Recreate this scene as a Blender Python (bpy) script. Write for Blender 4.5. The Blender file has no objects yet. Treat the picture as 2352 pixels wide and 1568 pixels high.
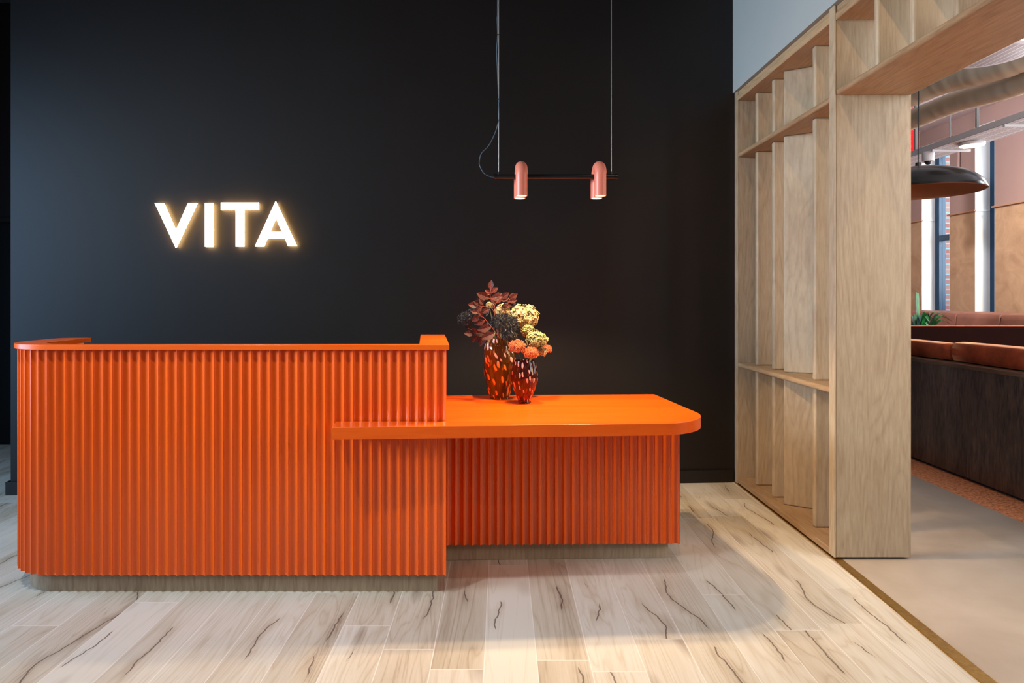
import bpy, bmesh, math, random
from mathutils import Vector, Matrix
random.seed(7)
PI = math.pi
SC = bpy.context.scene
COL = SC.collection

# ------------------------------------------------------------------ camera
F, PX, PY, EYE = 1500.0, 1151.0, 686.0, 1.377      # focal length (px), principal point, eye height
cd = bpy.data.cameras.new('camera'); cam = bpy.data.objects.new('camera', cd); COL.objects.link(cam)
cam.location = (0, 0, EYE); cam.rotation_euler = (PI/2, 0, 0)
cd.sensor_width = 36; cd.lens = 36*F/2352
cd.shift_x = (1176-PX)/2352; cd.shift_y = -(784-PY)/2352
cd.clip_start = .05; cd.clip_end = 100
SC.camera = cam
SC.view_settings.view_transform = 'Standard'; SC.view_settings.look = 'None'
SC.view_settings.gamma = 1; SC.view_settings.use_curve_mapping = False
SC.view_settings.exposure = 0.0

# ------------------------------------------------------------------ world + lights
W = bpy.data.worlds.new('world'); SC.world = W; W.use_nodes = True
W.node_tree.nodes['Background'].inputs[0].default_value = (.75, .85, 1, 1)
W.node_tree.nodes['Background'].inputs[1].default_value = .07

def look(o, t):
    o.rotation_euler = (Vector(t)-o.location).to_track_quat('-Z', 'Y').to_euler()
def area(name, loc, tgt, sx, sy, power, col, spread=None):
    l = bpy.data.lights.new(name, 'AREA'); l.shape = 'RECTANGLE'; l.size = sx; l.size_y = sy
    l.energy = power; l.color = col
    if spread: l.spread = math.radians(spread)
    o = bpy.data.objects.new(name, l); COL.objects.link(o); o.location = loc; look(o, tgt); return o
def spot(name, loc, tgt, power, col, angle=70, blend=.5, r=.03):
    l = bpy.data.lights.new(name, 'SPOT'); l.energy = power; l.color = col
    l.spot_size = math.radians(angle); l.spot_blend = blend; l.shadow_soft_size = r
    o = bpy.data.objects.new(name, l); COL.objects.link(o); o.location = loc; look(o, tgt); return o

COOL = (.38, .64, 1); WARM = (1, .66, .36)
area('daylight_left', (-5.0, 2.7, 1.7), (0, 3.2, .8), 1.8, 2.8, 115, COOL)
area('daylight_front', (-5.6, .9, 2.7), (1.8, 4.1, 1.9), 2.0, 2.0, 68, (.80, .91, 1), 60)
area('warm_fill_right', (5.2, 2.1, 1.7), (-.6, 3.0, .6), 1.3, 1.3, 70, (1, .66, .36))  # warm fill panel added on the right to catch the flute ridges
spot('ceiling_spot', (-1.7, 1.55, 4.1), (-1.9, 1.8, 0), 250, (.95, .99, 1), 90, .8, .05)
spot('ceiling_spot', (.1, 1.60, 4.1), (.1, 1.5, 0), 80, (.95, .98, 1), 84, .8, .05)
spot('ceiling_spot', (.95, 1.5, 4.1), (1.95, 3.45, 1.9), 80, WARM, 62, .5, .03)
spot('ceiling_spot', (2.95, 1.7, 4.05), (1.95, 3.45, 1.9), 62, WARM, 44, .5, .03)
spot('ceiling_spot', (-1.4, -.7, 4.1), (-1.2, 3.0, .55), 50, (1, .80, .55), 46, .8, .08)
spot('ceiling_spot', (.5, -.7, 4.1), (-.2, 3.0, .5), 26, (1, .72, .46), 40, .8, .06)
area('lounge_fill', (4.6, 1.2, 2.6), (5.0, 7.0, 2.2), 2.5, 2.0, 150, (.85, .93, 1))  # fill panel added in mid-room to brighten the lounge
spot('lounge_spot', (6.0, 6.0, 3.4), (7.0, 7.6, 2.0), 480, (1, .76, .52), 90, .8, .08)
spot('lounge_spot', (3.0, 1.4, 3.9), (2.9, 3.2, 0), 12, (1, .80, .58), 75, .7, .06)
for k, zz in enumerate((9.45, 10.5)):
    spot('lounge_spot', (4.0, 7.6, 3.95), (7, 9.4, 2.4), 330, (1, .88, .86), 90, .8, .08) if k == 0 else None  # first pass: spot added to brighten the window wall, no fixture modelled
    area('window_daylight', (8.6, zz-1.2, 2.9), (7.1, zz+.2, 2.2), 1.4, 3.2, 90, (.80, .92, 1))
for k, zz in enumerate((7.2, 5.3)):
    area('window_daylight', (6.98, zz, 2.2), (4.0, zz, 2.2), .6, 3.2, 110, (.86, .93, 1))  # glowing panels added at two unseen windows to brighten the lounge

# ------------------------------------------------------------------ helpers
def at(x, y, d):                                     # photo pixel at depth d -> point in the room
    return Vector(((x-PX)*d/F, d, EYE+(PY-y)*d/F))

class MB:
    def __init__(s): s.v = []; s.f = []; s.m = []
    def add(s, vs, fs, mi=0):
        n = len(s.v); s.v += [Vector(v) for v in vs]; s.f += [[i+n for i in f] for f in fs]; s.m += [mi]*len(fs)
    def box(s, x0, x1, y0, y1, z0, z1, mi=0):
        s.add([(x0,y0,z0),(x1,y0,z0),(x1,y1,z0),(x0,y1,z0),(x0,y0,z1),(x1,y0,z1),(x1,y1,z1),(x0,y1,z1)],
              [(3,2,1,0),(4,5,6,7),(0,1,5,4),(1,2,6,5),(2,3,7,6),(3,0,4,7)], mi)
    def prism(s, poly, z0, z1, mi=0):
        n = len(poly)
        a = sum(poly[i][0]*poly[(i+1)%n][1]-poly[(i+1)%n][0]*poly[i][1] for i in range(n))
        if a < 0: poly = poly[::-1]
        s.add([(p[0],p[1],z0) for p in poly]+[(p[0],p[1],z1) for p in poly],
              [tuple(range(n-1,-1,-1)), tuple(range(n,2*n))]+[(i,(i+1)%n,(i+1)%n+n,i+n) for i in range(n)], mi)
    def strip(s, outer, inner, z0, z1, mi=0):        # wall solid between two plan polylines
        n = len(outer)
        vs = [(p[0],p[1],z0) for p in outer]+[(p[0],p[1],z1) for p in outer]+[(p[0],p[1],z0) for p in inner]+[(p[0],p[1],z1) for p in inner]
        fs = []
        for i in range(n-1):
            fs += [(i,i+1,i+1+n,i+n),(i+1+2*n,i+2*n,i+3*n,i+1+3*n),(i+n,i+1+n,i+1+3*n,i+3*n),(i+1,i,i+2*n,i+1+2*n)]
        fs += [(0,n,3*n,2*n),(n-1,3*n-1,4*n-1,2*n-1)]
        s.add(vs, fs, mi)
    def tube(s, pts, r, seg=12, mi=0, cap=True):
        pts = [Vector(p) for p in pts]; n = len(pts)
        rs = r if isinstance(r, (list, tuple)) else [r]*n
        up = None; rings = []
        for i, p in enumerate(pts):
            t = (pts[min(i+1,n-1)]-pts[max(i-1,0)]).normalized()
            if up is None:
                up = Vector((0,0,1)) if abs(t.z) < .9 else Vector((1,0,0))
            a = t.cross(up).normalized(); b = a.cross(t).normalized(); up = b
            rings.append([p+rs[i]*(math.cos(2*PI*k/seg)*a+math.sin(2*PI*k/seg)*b) for k in range(seg)])
        vs = [v for q in rings for v in q]; fs = []
        for i in range(n-1):
            for k in range(seg):
                k2 = (k+1)%seg
                fs.append((i*seg+k, (i+1)*seg+k, (i+1)*seg+k2, i*seg+k2))
        if cap: fs += [tuple(range(seg)), tuple((n-1)*seg+k for k in range(seg-1,-1,-1))]
        s.add(vs, fs, mi)
    def lathe(s, prof, c, seg=48, mi=0, close=False):
        n = len(prof); vs = []; fs = []
        for r, z in prof:
            for k in range(seg):
                a = 2*PI*k/seg; vs.append((c[0]+r*math.cos(a), c[1]+r*math.sin(a), c[2]+z))
        for i in range(n if close else n-1):
            j = (i+1)%n
            for k in range(seg):
                k2 = (k+1)%seg; fs.append((i*seg+k, i*seg+k2, j*seg+k2, j*seg+k))
        s.add(vs, fs, mi)
    def ball(s, c, r, mi=0, seg=8, rings=5, sc=(1,1,1)):
        vs = [(c[0],c[1],c[2]+r*sc[2])]; fs = []
        for i in range(1, rings):
            for k in range(seg):
                a = PI*i/rings; b = 2*PI*k/seg
                vs.append((c[0]+sc[0]*r*math.sin(a)*math.cos(b), c[1]+sc[1]*r*math.sin(a)*math.sin(b), c[2]+sc[2]*r*math.cos(a)))
        vs.append((c[0],c[1],c[2]-r*sc[2])); L = len(vs)-1
        for k in range(seg):
            k2 = (k+1)%seg
            fs.append((0, 1+k, 1+k2)); fs.append((L, L-seg+k2, L-seg+k))
            for i in range(rings-2): fs.append((1+i*seg+k, 1+(i+1)*seg+k, 1+(i+1)*seg+k2, 1+i*seg+k2))
        s.add(vs, fs, mi)
    def build(s, name, mats, parent=None, origin=None, bevel=0, angle=35, smooth=True, seg=2, recalc=True):
        me = bpy.data.meshes.new(name)
        if parent is not None: off = Vector(parent['_o'])
        else: off = Vector(origin) if origin is not None else Vector((0,0,0))
        me.from_pydata([v-off for v in s.v], [], s.f)
        if not isinstance(mats, (list, tuple)): mats = [mats]
        for m in mats: me.materials.append(m)
        me.polygons.foreach_set('material_index', s.m)
        if recalc:
            bm = bmesh.new(); bm.from_mesh(me); bmesh.ops.recalc_face_normals(bm, faces=bm.faces); bm.to_mesh(me); bm.free()
        if smooth:
            me.shade_smooth(); me.set_sharp_from_angle(angle=math.radians(angle))
        me.update()
        o = bpy.data.objects.new(name, me); COL.objects.link(o)
        o['_o'] = tuple(off)
        if parent is not None: o.parent = parent
        else: o.location = off
        if bevel:
            b = o.modifiers.new('bevel', 'BEVEL'); b.width = bevel; b.segments = seg; b.limit_method = 'ANGLE'; b.angle_limit = math.radians(40)
            b.harden_normals = False
        return o

def tag(o, label=None, cat=None, group=None, kind=None):
    if label: o['label'] = label
    if cat: o['category'] = cat
    if group: o['group'] = group
    if kind: o['kind'] = kind
    return o
def thing(name, loc, label, cat, group=None):
    o = bpy.data.objects.new(name, None); COL.objects.link(o); o.location = loc; o['_o'] = tuple(loc)
    o.empty_display_size = .05
    return tag(o, label, cat, group)
def struct(o): o['kind'] = 'structure'; return o

# ------------------------------------------------------------------ materials
class N:
    def __init__(s, name):
        s.mat = bpy.data.materials.new(name); s.mat.use_nodes = True; s.t = s.mat.node_tree
        s.b = s.t.nodes['Principled BSDF']; s.out = s.t.nodes['Material Output']
    def n(s, typ, **kw):
        nd = s.t.nodes.new(typ)
        for k, v in kw.items():
            if k[0] == 'i': 
                i = int(k[1:])
                s.put(nd.inputs[i], v)
            else: setattr(nd, k, v)
        return nd
    def put(s, inp, v):
        if isinstance(v, bpy.types.NodeSocket): s.t.links.new(v, inp)
        elif isinstance(v, bpy.types.Node): s.t.links.new(v.outputs[0], inp)
        else:
            if hasattr(inp.default_value, '__len__') and not isinstance(v, (int, float)) and len(v) == 3 and len(inp.default_value) == 4: v = (*v, 1)
            inp.default_value = v
    def set(s, name, v): s.put(s.b.inputs[name], v)
    def math(s, op, a, b=0.0, c=0.0):
        return s.n('ShaderNodeMath', operation=op, i0=a, i1=b, i2=c).outputs[0]
    def ramp(s, fac, stops, interp='LINEAR'):
        r = s.n('ShaderNodeValToRGB', i0=fac); r.color_ramp.interpolation = interp
        e = r.color_ramp.elements
        while len(e) < len(stops): e.new(.5)
        for q, (p, c) in zip(e, stops):
            q.position = p; q.color = (*c, 1) if len(c) == 3 else c
        return r.outputs[0]
    def mix(s, fac, a, b, mode='MIX'):
        m = s.n('ShaderNodeMix', data_type='RGBA', blend_type=mode)
        s.put(m.inputs[0], fac); s.put(m.inputs[6], a); s.put(m.inputs[7], b)
        return m.outputs[2]
    def xyz(s, vec):
        x = s.n('ShaderNodeSeparateXYZ', i0=vec); return x.outputs[0], x.outputs[1], x.outputs[2]
    def vec(s, x, y, z): return s.n('ShaderNodeCombineXYZ', i0=x, i1=y, i2=z).outputs[0]
    def noise(s, v, scale=5, detail=2, rough=.5, dist=0):
        q = s.n('ShaderNodeTexNoise'); s.put(q.inputs['Vector'], v)
        q.inputs['Scale'].default_value = scale; q.inputs['Detail'].default_value = detail
        q.inputs['Roughness'].default_value = rough; q.inputs['Distortion'].default_value = dist
        return q.outputs[0]
    def bump(s, h, st=.2, d=.01):
        b = s.n('ShaderNodeBump'); b.inputs['Strength'].default_value = st; b.inputs['Distance'].default_value = d
        s.put(b.inputs['Height'], h); s.put(s.b.inputs['Normal'], b.outputs[0])
    def pos(s): return s.n('ShaderNodeNewGeometry').outputs['Position']
    def obj(s): return s.n('ShaderNodeTexCoord').outputs['Object']
    def rnd(s): return s.n('ShaderNodeObjectInfo').outputs['Random']

def srgb(r, g, b):
    f = lambda c: (c/255/12.92) if c/255 <= .04045 else ((c/255+.055)/1.055)**2.4
    return (f(r), f(g), f(b))
def plain(name, col, rough=.5, metal=0, spec=.5, var=.06, scale=8, bump=0):
    m = N(name); n = m.noise(m.pos(), scale, 3)
    c1 = tuple(c*(1-var) for c in col); c2 = tuple(min(1, c*(1+var)) for c in col)
    m.set('Base Color', m.ramp(n, [(.3, c1), (.7, c2)]))
    m.set('Roughness', rough); m.set('Metallic', metal); m.set('Specular IOR Level', spec)
    if bump: m.bump(n, bump)
    return m.mat
def emit(name, col, st, base=(.8,.8,.8)):
    m = N(name); m.set('Base Color', base); m.set('Emission Color', col); m.set('Emission Strength', st)
    return m.mat

def wood(name, dark, light, axis='z', rough=.5, ring=17, tone=.10, fine=.33, spec=.35, ca=.15):
    """Oak veneer: cathedral contours of a stretched noise plus fine fibre."""
    m = N(name); p = m.pos(); x, y, z = m.xyz(p); r = m.rnd()
    k = m.math('MULTIPLY', r, 37.0)
    if axis == 'z': v = m.vec(m.math('ADD', m.math('ADD', x, m.math('MULTIPLY', y, .6)), k), k, m.math('MULTIPLY', z, .11))
    elif axis == 'y': v = m.vec(m.math('ADD', x, k), m.math('MULTIPLY', y, .11), m.math('ADD', z, k))
    else: v = m.vec(m.math('MULTIPLY', x, .11), m.math('ADD', m.math('ADD', y, m.math('MULTIPLY', z, .7)), k), k)
    n1 = m.noise(v, 5.0, 2.0, .45, .35)
    c = m.math('FRACT', m.math('MULTIPLY', n1, ring))
    tri = m.math('ABSOLUTE', m.math('SUBTRACT', m.math('MULTIPLY', c, 2), 1))
    n2 = m.noise(v, 90, 3, .6)
    n3 = m.noise(v, 1.7, 2, .5)
    g = m.math('ADD', m.math('MULTIPLY', m.math('POWER', tri, 3.0), ca), m.math('MULTIPLY', n2, fine*2))
    g = m.math('ADD', g, m.math('MULTIPLY', m.math('SUBTRACT', n3, .5), .5))
    g = m.math('ADD', g, m.math('MULTIPLY', m.math('SUBTRACT', r, .5), tone*3))
    col = m.ramp(g, [(.12, dark), (.85, light)])
    m.set('Base Color', col); m.set('Roughness', rough); m.set('Specular IOR Level', spec)
    m.bump(n2, .08, .002)
    return m.mat

OAK = wood('oak', srgb(178,160,134), srgb(130,106,80), rough=.52)
OAK_Y = wood('oak_shelf', srgb(176,148,114), srgb(118,86,56), axis='y', rough=.52)
OAK_PL = wood('oak_plinth', srgb(176,158,134), srgb(118,96,72), rough=.55)
WALNUT = wood('dark_walnut', srgb(40,28,24), srgb(120,92,78), rough=.32, ring=5, fine=.5, spec=.5)

# orange stained lacquered wood
def orange(name, axis):
    m = N(name); x, y, z = m.xyz(m.pos())
    v = m.vec(x, y, m.math('MULTIPLY', z, .06)) if axis == 'z' else m.vec(m.math('MULTIPLY', x, .09), y, z)
    n = m.noise(v, 9, 4, .55, .4); n2 = m.noise(v, 70, 2)
    g = m.math('ADD', m.math('MULTIPLY', n, .75), m.math('MULTIPLY', n2, .25))
    m.set('Base Color', m.ramp(g, [(.25, (.64, .076, .0025)), (.75, (.86, .126, .0050))]))
    m.set('Roughness', .27); m.set('Specular IOR Level', .5)
    m.bump(n, .015, .001)
    return m.mat
ORANGE = orange('orange_lacquer_vertical', 'z'); ORANGE_H = orange('orange_lacquer_horizontal', 'x')

# lime washed oak plank floor
def planks():
    m = N('oak_planks'); x, y, z = m.xyz(m.pos())
    u = m.math('DIVIDE', m.math('SUBTRACT', x, .336), .2)
    iu = m.math('FLOOR', u); fu = m.math('FRACT', u)
    rr = m.n('ShaderNodeTexWhiteNoise', noise_dimensions='1D'); m.put(rr.inputs['W'], iu)
    w = m.math('ADD', m.math('DIVIDE', y, 1.38), m.math('MULTIPLY', rr.outputs[0], 7.3))
    iw = m.math('FLOOR', w); fw = m.math('FRACT', w)
    rv = m.n('ShaderNodeTexWhiteNoise', noise_dimensions='2D'); m.put(rv.inputs['Vector'], m.vec(iu, iw, 0))
    rnd = rv.outputs[0]
    k = m.math('MULTIPLY', rnd, 53.0)
    v = m.vec(m.math('ADD', x, k), m.math('ADD', m.math('MULTIPLY', y, .085), k), k)
    n1 = m.noise(v, 6.5, 2.5, .5, .8)
    tri = m.math('ABSOLUTE', m.math('SUBTRACT', m.math('MULTIPLY', m.math('FRACT', m.math('MULTIPLY', n1, 13)), 2), 1))
    fib = m.noise(m.vec(m.math('ADD', x, k), m.math('MULTIPLY', y, .05), k), 130, 3, .6)
    big = m.noise(v, 2.6, 2, .5)
    # knots: stretched cells
    kv = m.n('ShaderNodeTexVoronoi', feature='F1'); kv.inputs['Scale'].default_value = 1.0
    m.put(kv.inputs['Vector'], m.vec(m.math('ADD', m.math('MULTIPLY', x, 4.2), m.math('MULTIPLY', n1, .6)), m.math('ADD', m.math('MULTIPLY', y, 1.35), k), k))
    knot = m.math('SMOOTH_MIN', 1.0, m.math('MAXIMUM', 0.0, m.math('SUBTRACT', 1.0, m.math('MULTIPLY', kv.outputs[0], 5.5))), .05)
    # cracks: thin dark splits running along each plank
    rc = m.n('ShaderNodeTexWhiteNoise', noise_dimensions='2D'); m.put(rc.inputs['Vector'], m.vec(iu, iw, 5))
    c0 = m.math('ADD', .28, m.math('MULTIPLY', m.xyz(rc.outputs['Color'])[0], .44))
    wig = m.math('MULTIPLY', m.math('SUBTRACT', m.noise(m.vec(k, y, 0), 1.9, 1, .5), .5), 1.3)
    jit = m.math('MULTIPLY', m.math('SUBTRACT', m.noise(m.vec(k, y, 3), 22, 2, .5), .5), .11)
    cl = m.math('ABSOLUTE', m.math('SUBTRACT', m.math('SUBTRACT', fu, c0), m.math('ADD', wig, jit)))
    gate = m.noise(m.vec(k, m.math('MULTIPLY', y, 1.0), 9), 2.6, 1, .4)
    gw = m.math('MAXIMUM', 0.0, m.math('SUBTRACT', gate, .53))
    crack = m.math('LESS_THAN', cl, m.math('MINIMUM', .016, m.math('MULTIPLY', gw, .6)))
    soft = m.math('MULTIPLY', m.math('MAXIMUM', 0.0, m.math('SUBTRACT', 1.0, m.math('MULTIPLY', cl, 4.2))), m.math('MINIMUM', 1.0, m.math('MULTIPLY', m.math('MAXIMUM', 0.0, m.math('SUBTRACT', gate, .44)), 7)))
    g = m.math('ADD', m.math('MULTIPLY', m.math('POWER', tri, 3.0), .20), m.math('MULTIPLY', fib, .34))
    g = m.math('ADD', g, m.math('MULTIPLY', m.math('SUBTRACT', big, .5), .9))
    g = m.math('ADD', g, m.math('MULTIPLY', m.math('SUBTRACT', rnd, .5), .28))
    g = m.math('ADD', g, m.math('MULTIPLY', soft, .22))
    base = m.ramp(g, [(.02, srgb(207,203,191)), (.38, srgb(186,176,158)), (.8, srgb(138,122,101))])
    base = m.mix(m.math('MULTIPLY', knot, .6), base, srgb(105,78,60))
    base = m.mix(m.math('MULTIPLY', crack, .8), base, srgb(84,72,68))
    e = m.math('MINIMUM', fu, m.math('SUBTRACT', 1.0, fu)); e2 = m.math('MINIMUM', fw, m.math('SUBTRACT', 1.0, fw))
    seam = m.math('MAXIMUM', m.math('LESS_THAN', e, .010), m.math('LESS_THAN', e2, .0015))
    base = m.mix(m.math('MULTIPLY', seam, .65), base, srgb(226,222,216))
    m.set('Base Color', base)
    m.set('Roughness', m.ramp(g, [(0, (.40,)*3), (1, (.55,)*3)])); m.set('Specular IOR Level', .4)
    m.bump(m.math('SUBTRACT', fib, m.math('MULTIPLY', seam, 1.5)), .08, .002)
    return m.mat
PLANKS = planks()

def blackpaint():
    m = N('black_wall_paint'); n = m.noise(m.pos(), 2.2, 3, .5)
    m.set('Base Color', m.ramp(n, [(.3, (.0088, .0062, .0054)), (.7, (.0104, .0074, .0065))]))
    m.set('Roughness', .48); m.set('Specular IOR Level', .34)
    m.bump(m.noise(m.pos(), 220, 2), .03, .001)
    return m.mat
BLACK = blackpaint()
BLACKP = plain('black_skirting_paint', (.009,.007,.0065), .40, spec=.4)
ALCOVE = plain('dark_brown_alcove_paint', (.010,.005,.004), .7, spec=.2)
VOID = plain('black_door_paint', (.002,.002,.002), .7, spec=.2)
WHITEW = plain('grey_white_plaster', srgb(152,160,160), .8, var=.02, scale=2)
CEIL = plain('dark_ceiling_paint', (.03,.03,.03), .9)
CEILW = plain('white_ceiling_paint', srgb(215,214,222), .9, var=.02)
WHITE = plain('white_reveal_paint', srgb(236,240,240), .7, var=.02)
BRASS = plain('brushed_brass', (.55,.34,.09), .33, metal=1, scale=60, var=.15)
MAUVE = plain('mauve_wall_paint', srgb(176,150,144), .75, var=.03, scale=2)
def limewash():
    m = N('brown_limewash_plaster'); n = m.noise(m.pos(), 2.6, 5, .6, 1.6)
    m.set('Base Color', m.ramp(n, [(.3, srgb(184,152,122)), (.55, srgb(202,170,138)), (.75, srgb(216,186,152))])); m.set('Roughness', .7)
    return m.mat
LIME = limewash()
def concrete():
    m = N('microcement_floor'); n = m.noise(m.pos(), 1.6, 6, .6, .8)
    m.set('Base Color', m.ramp(n, [(.3, srgb(162,148,132)), (.7, srgb(186,174,160))])); m.set('Roughness', .34); m.set('Specular IOR Level', .45)
    m.bump(n, .04, .01); return m.mat
CONC = concrete()
def terra():
    m = N('terracotta_terrazzo'); p = m.pos(); n = m.noise(p, 46, 3, .7)
    m.set('Base Color', m.ramp(n, [(.36, srgb(176,98,56)), (.5, srgb(232,150,102)), (.62, srgb(244,178,136))])); m.set('Roughness', .45)
    return m.mat
TERRA = terra()
BLUE = plain('blue_painted_window_frame', srgb(8,62,98), .35)
NAVY = plain('dark_navy_window_frame', srgb(10,26,44), .35)
def brick():
    m = N('brick'); x, y, z = m.xyz(m.pos())
    b = m.n('ShaderNodeTexBrick'); m.put(b.inputs['Vector'], m.vec(m.math('ADD', x, y), z, 0)); b.inputs['Scale'].default_value = 1
    b.inputs['Color1'].default_value = (*srgb(170,100,96),1); b.inputs['Color2'].default_value = (*srgb(186,150,140),1); b.inputs['Mortar'].default_value = (*srgb(150,190,205),1)
    b.inputs['Brick Width'].default_value = .22; b.inputs['Row Height'].default_value = .085; b.inputs['Mortar Size'].default_value = .010
    m.set('Base Color', b.outputs[0]); m.set('Roughness', .8); return m.mat
BRICK = brick()
def glassm(name, col=(1,1,1), rough=0, ior=1.45):
    m = N(name); m.set('Base Color', col); m.set('Transmission Weight', 1); m.set('Roughness', rough); m.set('IOR', ior); return m.mat
PANE = glassm('window_glass', (.95,.98,1), 0, 1.02)
PINK = plain('pink_powder_coat', srgb(214,120,98), .42, var=.03)
BLKM = plain('black_metal', (.008,.008,.009), .36, spec=.45)
STEEL = plain('steel_wire', (.45,.43,.41), .35, metal=.8)
CORDM = plain('blue_grey_cord', (.04,.07,.10), .5)
LAMPG = emit('warm_lamp_glow', (1, .72, .38), 9)
LEDW = emit('led_face', (1, .985, .93), 1.35)
LEDS = emit('led_side', (1, .64, .28), 28.0)
DUCT = plain('duct_wrap', srgb(182,168,148), .55, var=.05, scale=3)
METALW = plain('white_powder_coat', srgb(206,204,206), .5, var=.02)
STRUTM = plain('galvanised_strut', srgb(140,134,130), .45, metal=.3)
VELVET = None
def velvet(name, a, b, sheen):
    m = N(name); n = m.noise(m.pos(), 14, 4, .6)
    m.set('Base Color', m.ramp(n, [(.3, a), (.7, b)])); m.set('Roughness', .85)
    m.set('Sheen Weight', sheen); m.set('Sheen Tint', (1,.5,.25,1)); m.set('Sheen Roughness', .35); m.bump(n, .12, .006); return m.mat
VELVET = velvet('rust_velvet', srgb(120,40,8), srgb(168,66,20), .8)
VELVETD = plain('oxblood_velvet', (.012,.0025,.0015), .9, spec=.08) or velvet('dark_oxblood_velvet', srgb(34,5,2), srgb(48,9,4), .04)
LEATHER = plain('tan_leather', srgb(150,104,90), .5, var=.12, scale=6, bump=.25)
LAMINATE = plain('green_cast_laminate', srgb(206,222,208), .5, var=.03)  # white laminate, with the greenish cast of the light put into its colour
SEATB = plain('planter_clay', srgb(70,60,54), .7)

# ------------------------------------------------------------------ room shell
X_SH = 1.7586                                        # plane of the shelving front
WL, WR = Vector((-3.45, 4.594)), Vector((1.76, 4.92))
wd = (WR-WL).normalized(); wn = Vector((-wd.y, wd.x))  # wn points away from camera
def onwall(x, y, off=0.0):
    """photo pixel -> point on the black wall, off metres in front of it"""
    r = Vector(((x-PX)/F, 1.0)); a = WL-wn*off
    t = (a.x*wd.y-a.y*wd.x)/(r.x*wd.y-r.y*wd.x)
    return Vector((r.x*t, t, EYE+(PY-y)*t/F))
m = MB(); m.box(-7, X_SH-.012, -4, 7.5, -.1, 0); struct(m.build('floor', PLANKS, smooth=False))
m = MB(); m.box(X_SH-.012, 3.21, -4, 12.4, -.1, -.0005); struct(m.build('floor', CONC, smooth=False))
m = MB(); m.box(3.21, 7.0, -4, 12.4, -.1, -.0005); struct(m.build('floor', TERRA, smooth=False))
m = MB(); m.prism([(1.752,5.0),(1.757,3.45),(1.717,2.34),(1.60,-.9),(1.655,-.9),(1.776,2.34),(1.800,3.45),(1.80,5.0)], -.004, .005)
struct(m.build('trim_1', BRASS, bevel=.0015))
H = 4.14
m = MB(); m.prism([tuple(WL), tuple(WR), tuple(WR+wn*.25), tuple(WL+wn*.25)], 0, H); struct(m.build('wall_back', BLACK, smooth=False))
m = MB(); a = WL-wn*.018-wd*.024; b = WR-wn*.018-wd*.015
m.prism([tuple(a), tuple(b), tuple(b+wn*.018), tuple(a+wn*.018+wd*.024), tuple(a+wn*.30), tuple(a+wn*.0)][:3]+[tuple(WR), tuple(WL), tuple(WL+wn*.27), tuple(a+wn*.29)], 0, .094)
struct(m.build('baseboard_back', BLACKP, bevel=.002))
# alcove left of the black wall
m = MB(); m.box(-7, -3.2, 6.1, 6.3, 2.11, H); m.box(-7, -6.4, 6.1, 6.3, 0, 2.11); struct(m.build('wall_left', ALCOVE, smooth=False))
m = MB(); m.box(-6.4, -3.2, 6.16, 6.2, 0, 2.11); struct(m.build('door_1', VOID, bevel=.003))
m = MB(); m.box(-6.4, -3.2, 6.09, 6.16, 2.09, 2.14); struct(m.build('trim_2', ALCOVE, bevel=.003))
# upper white wall over the shelving, facing the lobby
m = MB(); m.box(1.745, 2.3, .3, 4.93, 2.925, H); struct(m.build('wall_right', WHITEW, smooth=False))
m = MB(); m.box(-7, 2.3, -4, 7.5, H, H+.1); struct(m.build('ceiling', CEIL, smooth=False))
m = MB(); m.box(2.3, 8.2, -4, 12.4, H, H+.1); struct(m.build('ceiling', CEILW, smooth=False))
# lounge window wall, plane X = 7
XW = 7.0; wins = [(10.19, 10.87), (9.26, 9.65), (6.9, 7.5), (5.0, 5.6)]; WT = 3.907; RAIL = 2.68; SILL = .45
def wallseg(z0, z1, ma, mb):
    ys = [4.0] + sorted([q for w in wins for q in w]) + [12.4]
    for i in range(0, len(ys), 2): ma.box(XW, XW+.22, ys[i], ys[i+1], z0, z1)
up = MB(); lo = MB(); wallseg(RAIL, WT, up, None); wallseg(SILL, RAIL, lo, None)
up.box(XW, XW+.22, 4.0, 12.4, WT, H); lo.box(XW, XW+.22, 4.0, 12.4, 0, SILL)
struct(up.build('wall_window', MAUVE, smooth=False)); struct(lo.build('wall_window', LIME, smooth=False))
m = MB(); ys = [4.0]+sorted([q for w in wins for q in w])+[12.4]
for i in range(0, len(ys), 2): m.box(XW-.03, XW, ys[i]-.03, ys[i+1]+.03, RAIL-.012, RAIL+.012)
struct(m.build('trim_3', plain('tan_rail_paint', srgb(190,150,124), .6), bevel=.003))
for i, (y0, y1) in enumerate(wins):
    g = MB()      # white plaster reveal lining
    g.box(XW, XW+.22, y1-.006, y1+.0, SILL, WT); g.box(XW, XW+.22, y0, y0+.006, SILL, WT); g.box(XW, XW+.22, y0+.006, y1-.006, WT-.006, WT)
    g.box(XW, XW+.22, y0+.006, y1-.006, SILL, SILL+.006)
    g.box(XW-.0, XW+.2, y1-.02, y1-.006, RAIL-.012, RAIL+.012)
    root = struct(g.build('window_%d' % (i+1), WHITE, smooth=False, origin=(XW, (y0+y1)/2, SILL)))
    f = MB(); fx0, fx1 = XW+.22, XW+.33
    f.box(fx0, fx1, y1-.10, y1, SILL, WT); f.box(fx0, fx1, y0, y0+.06, SILL, WT)
    f.box(fx0, fx1, y0+.06, y1-.10, WT-.14, WT); f.box(fx0, fx1, y0+.06, y1-.10, SILL, SILL+.07)
    f.box(fx0, fx1, y0+.06, y1-.10, 2.33, 2.42)
    f.build('window_frame', BLUE, root, bevel=.004)
    p = MB(); p.box(fx0+.05, fx0+.056, y0+.06, y1-.10, SILL+.07, 2.33); p.box(fx0+.05, fx0+.056, y0+.06, y1-.10, 2.42, WT-.14)
    p.build('pane', PANE, root, smooth=False)
m = MB()
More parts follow.
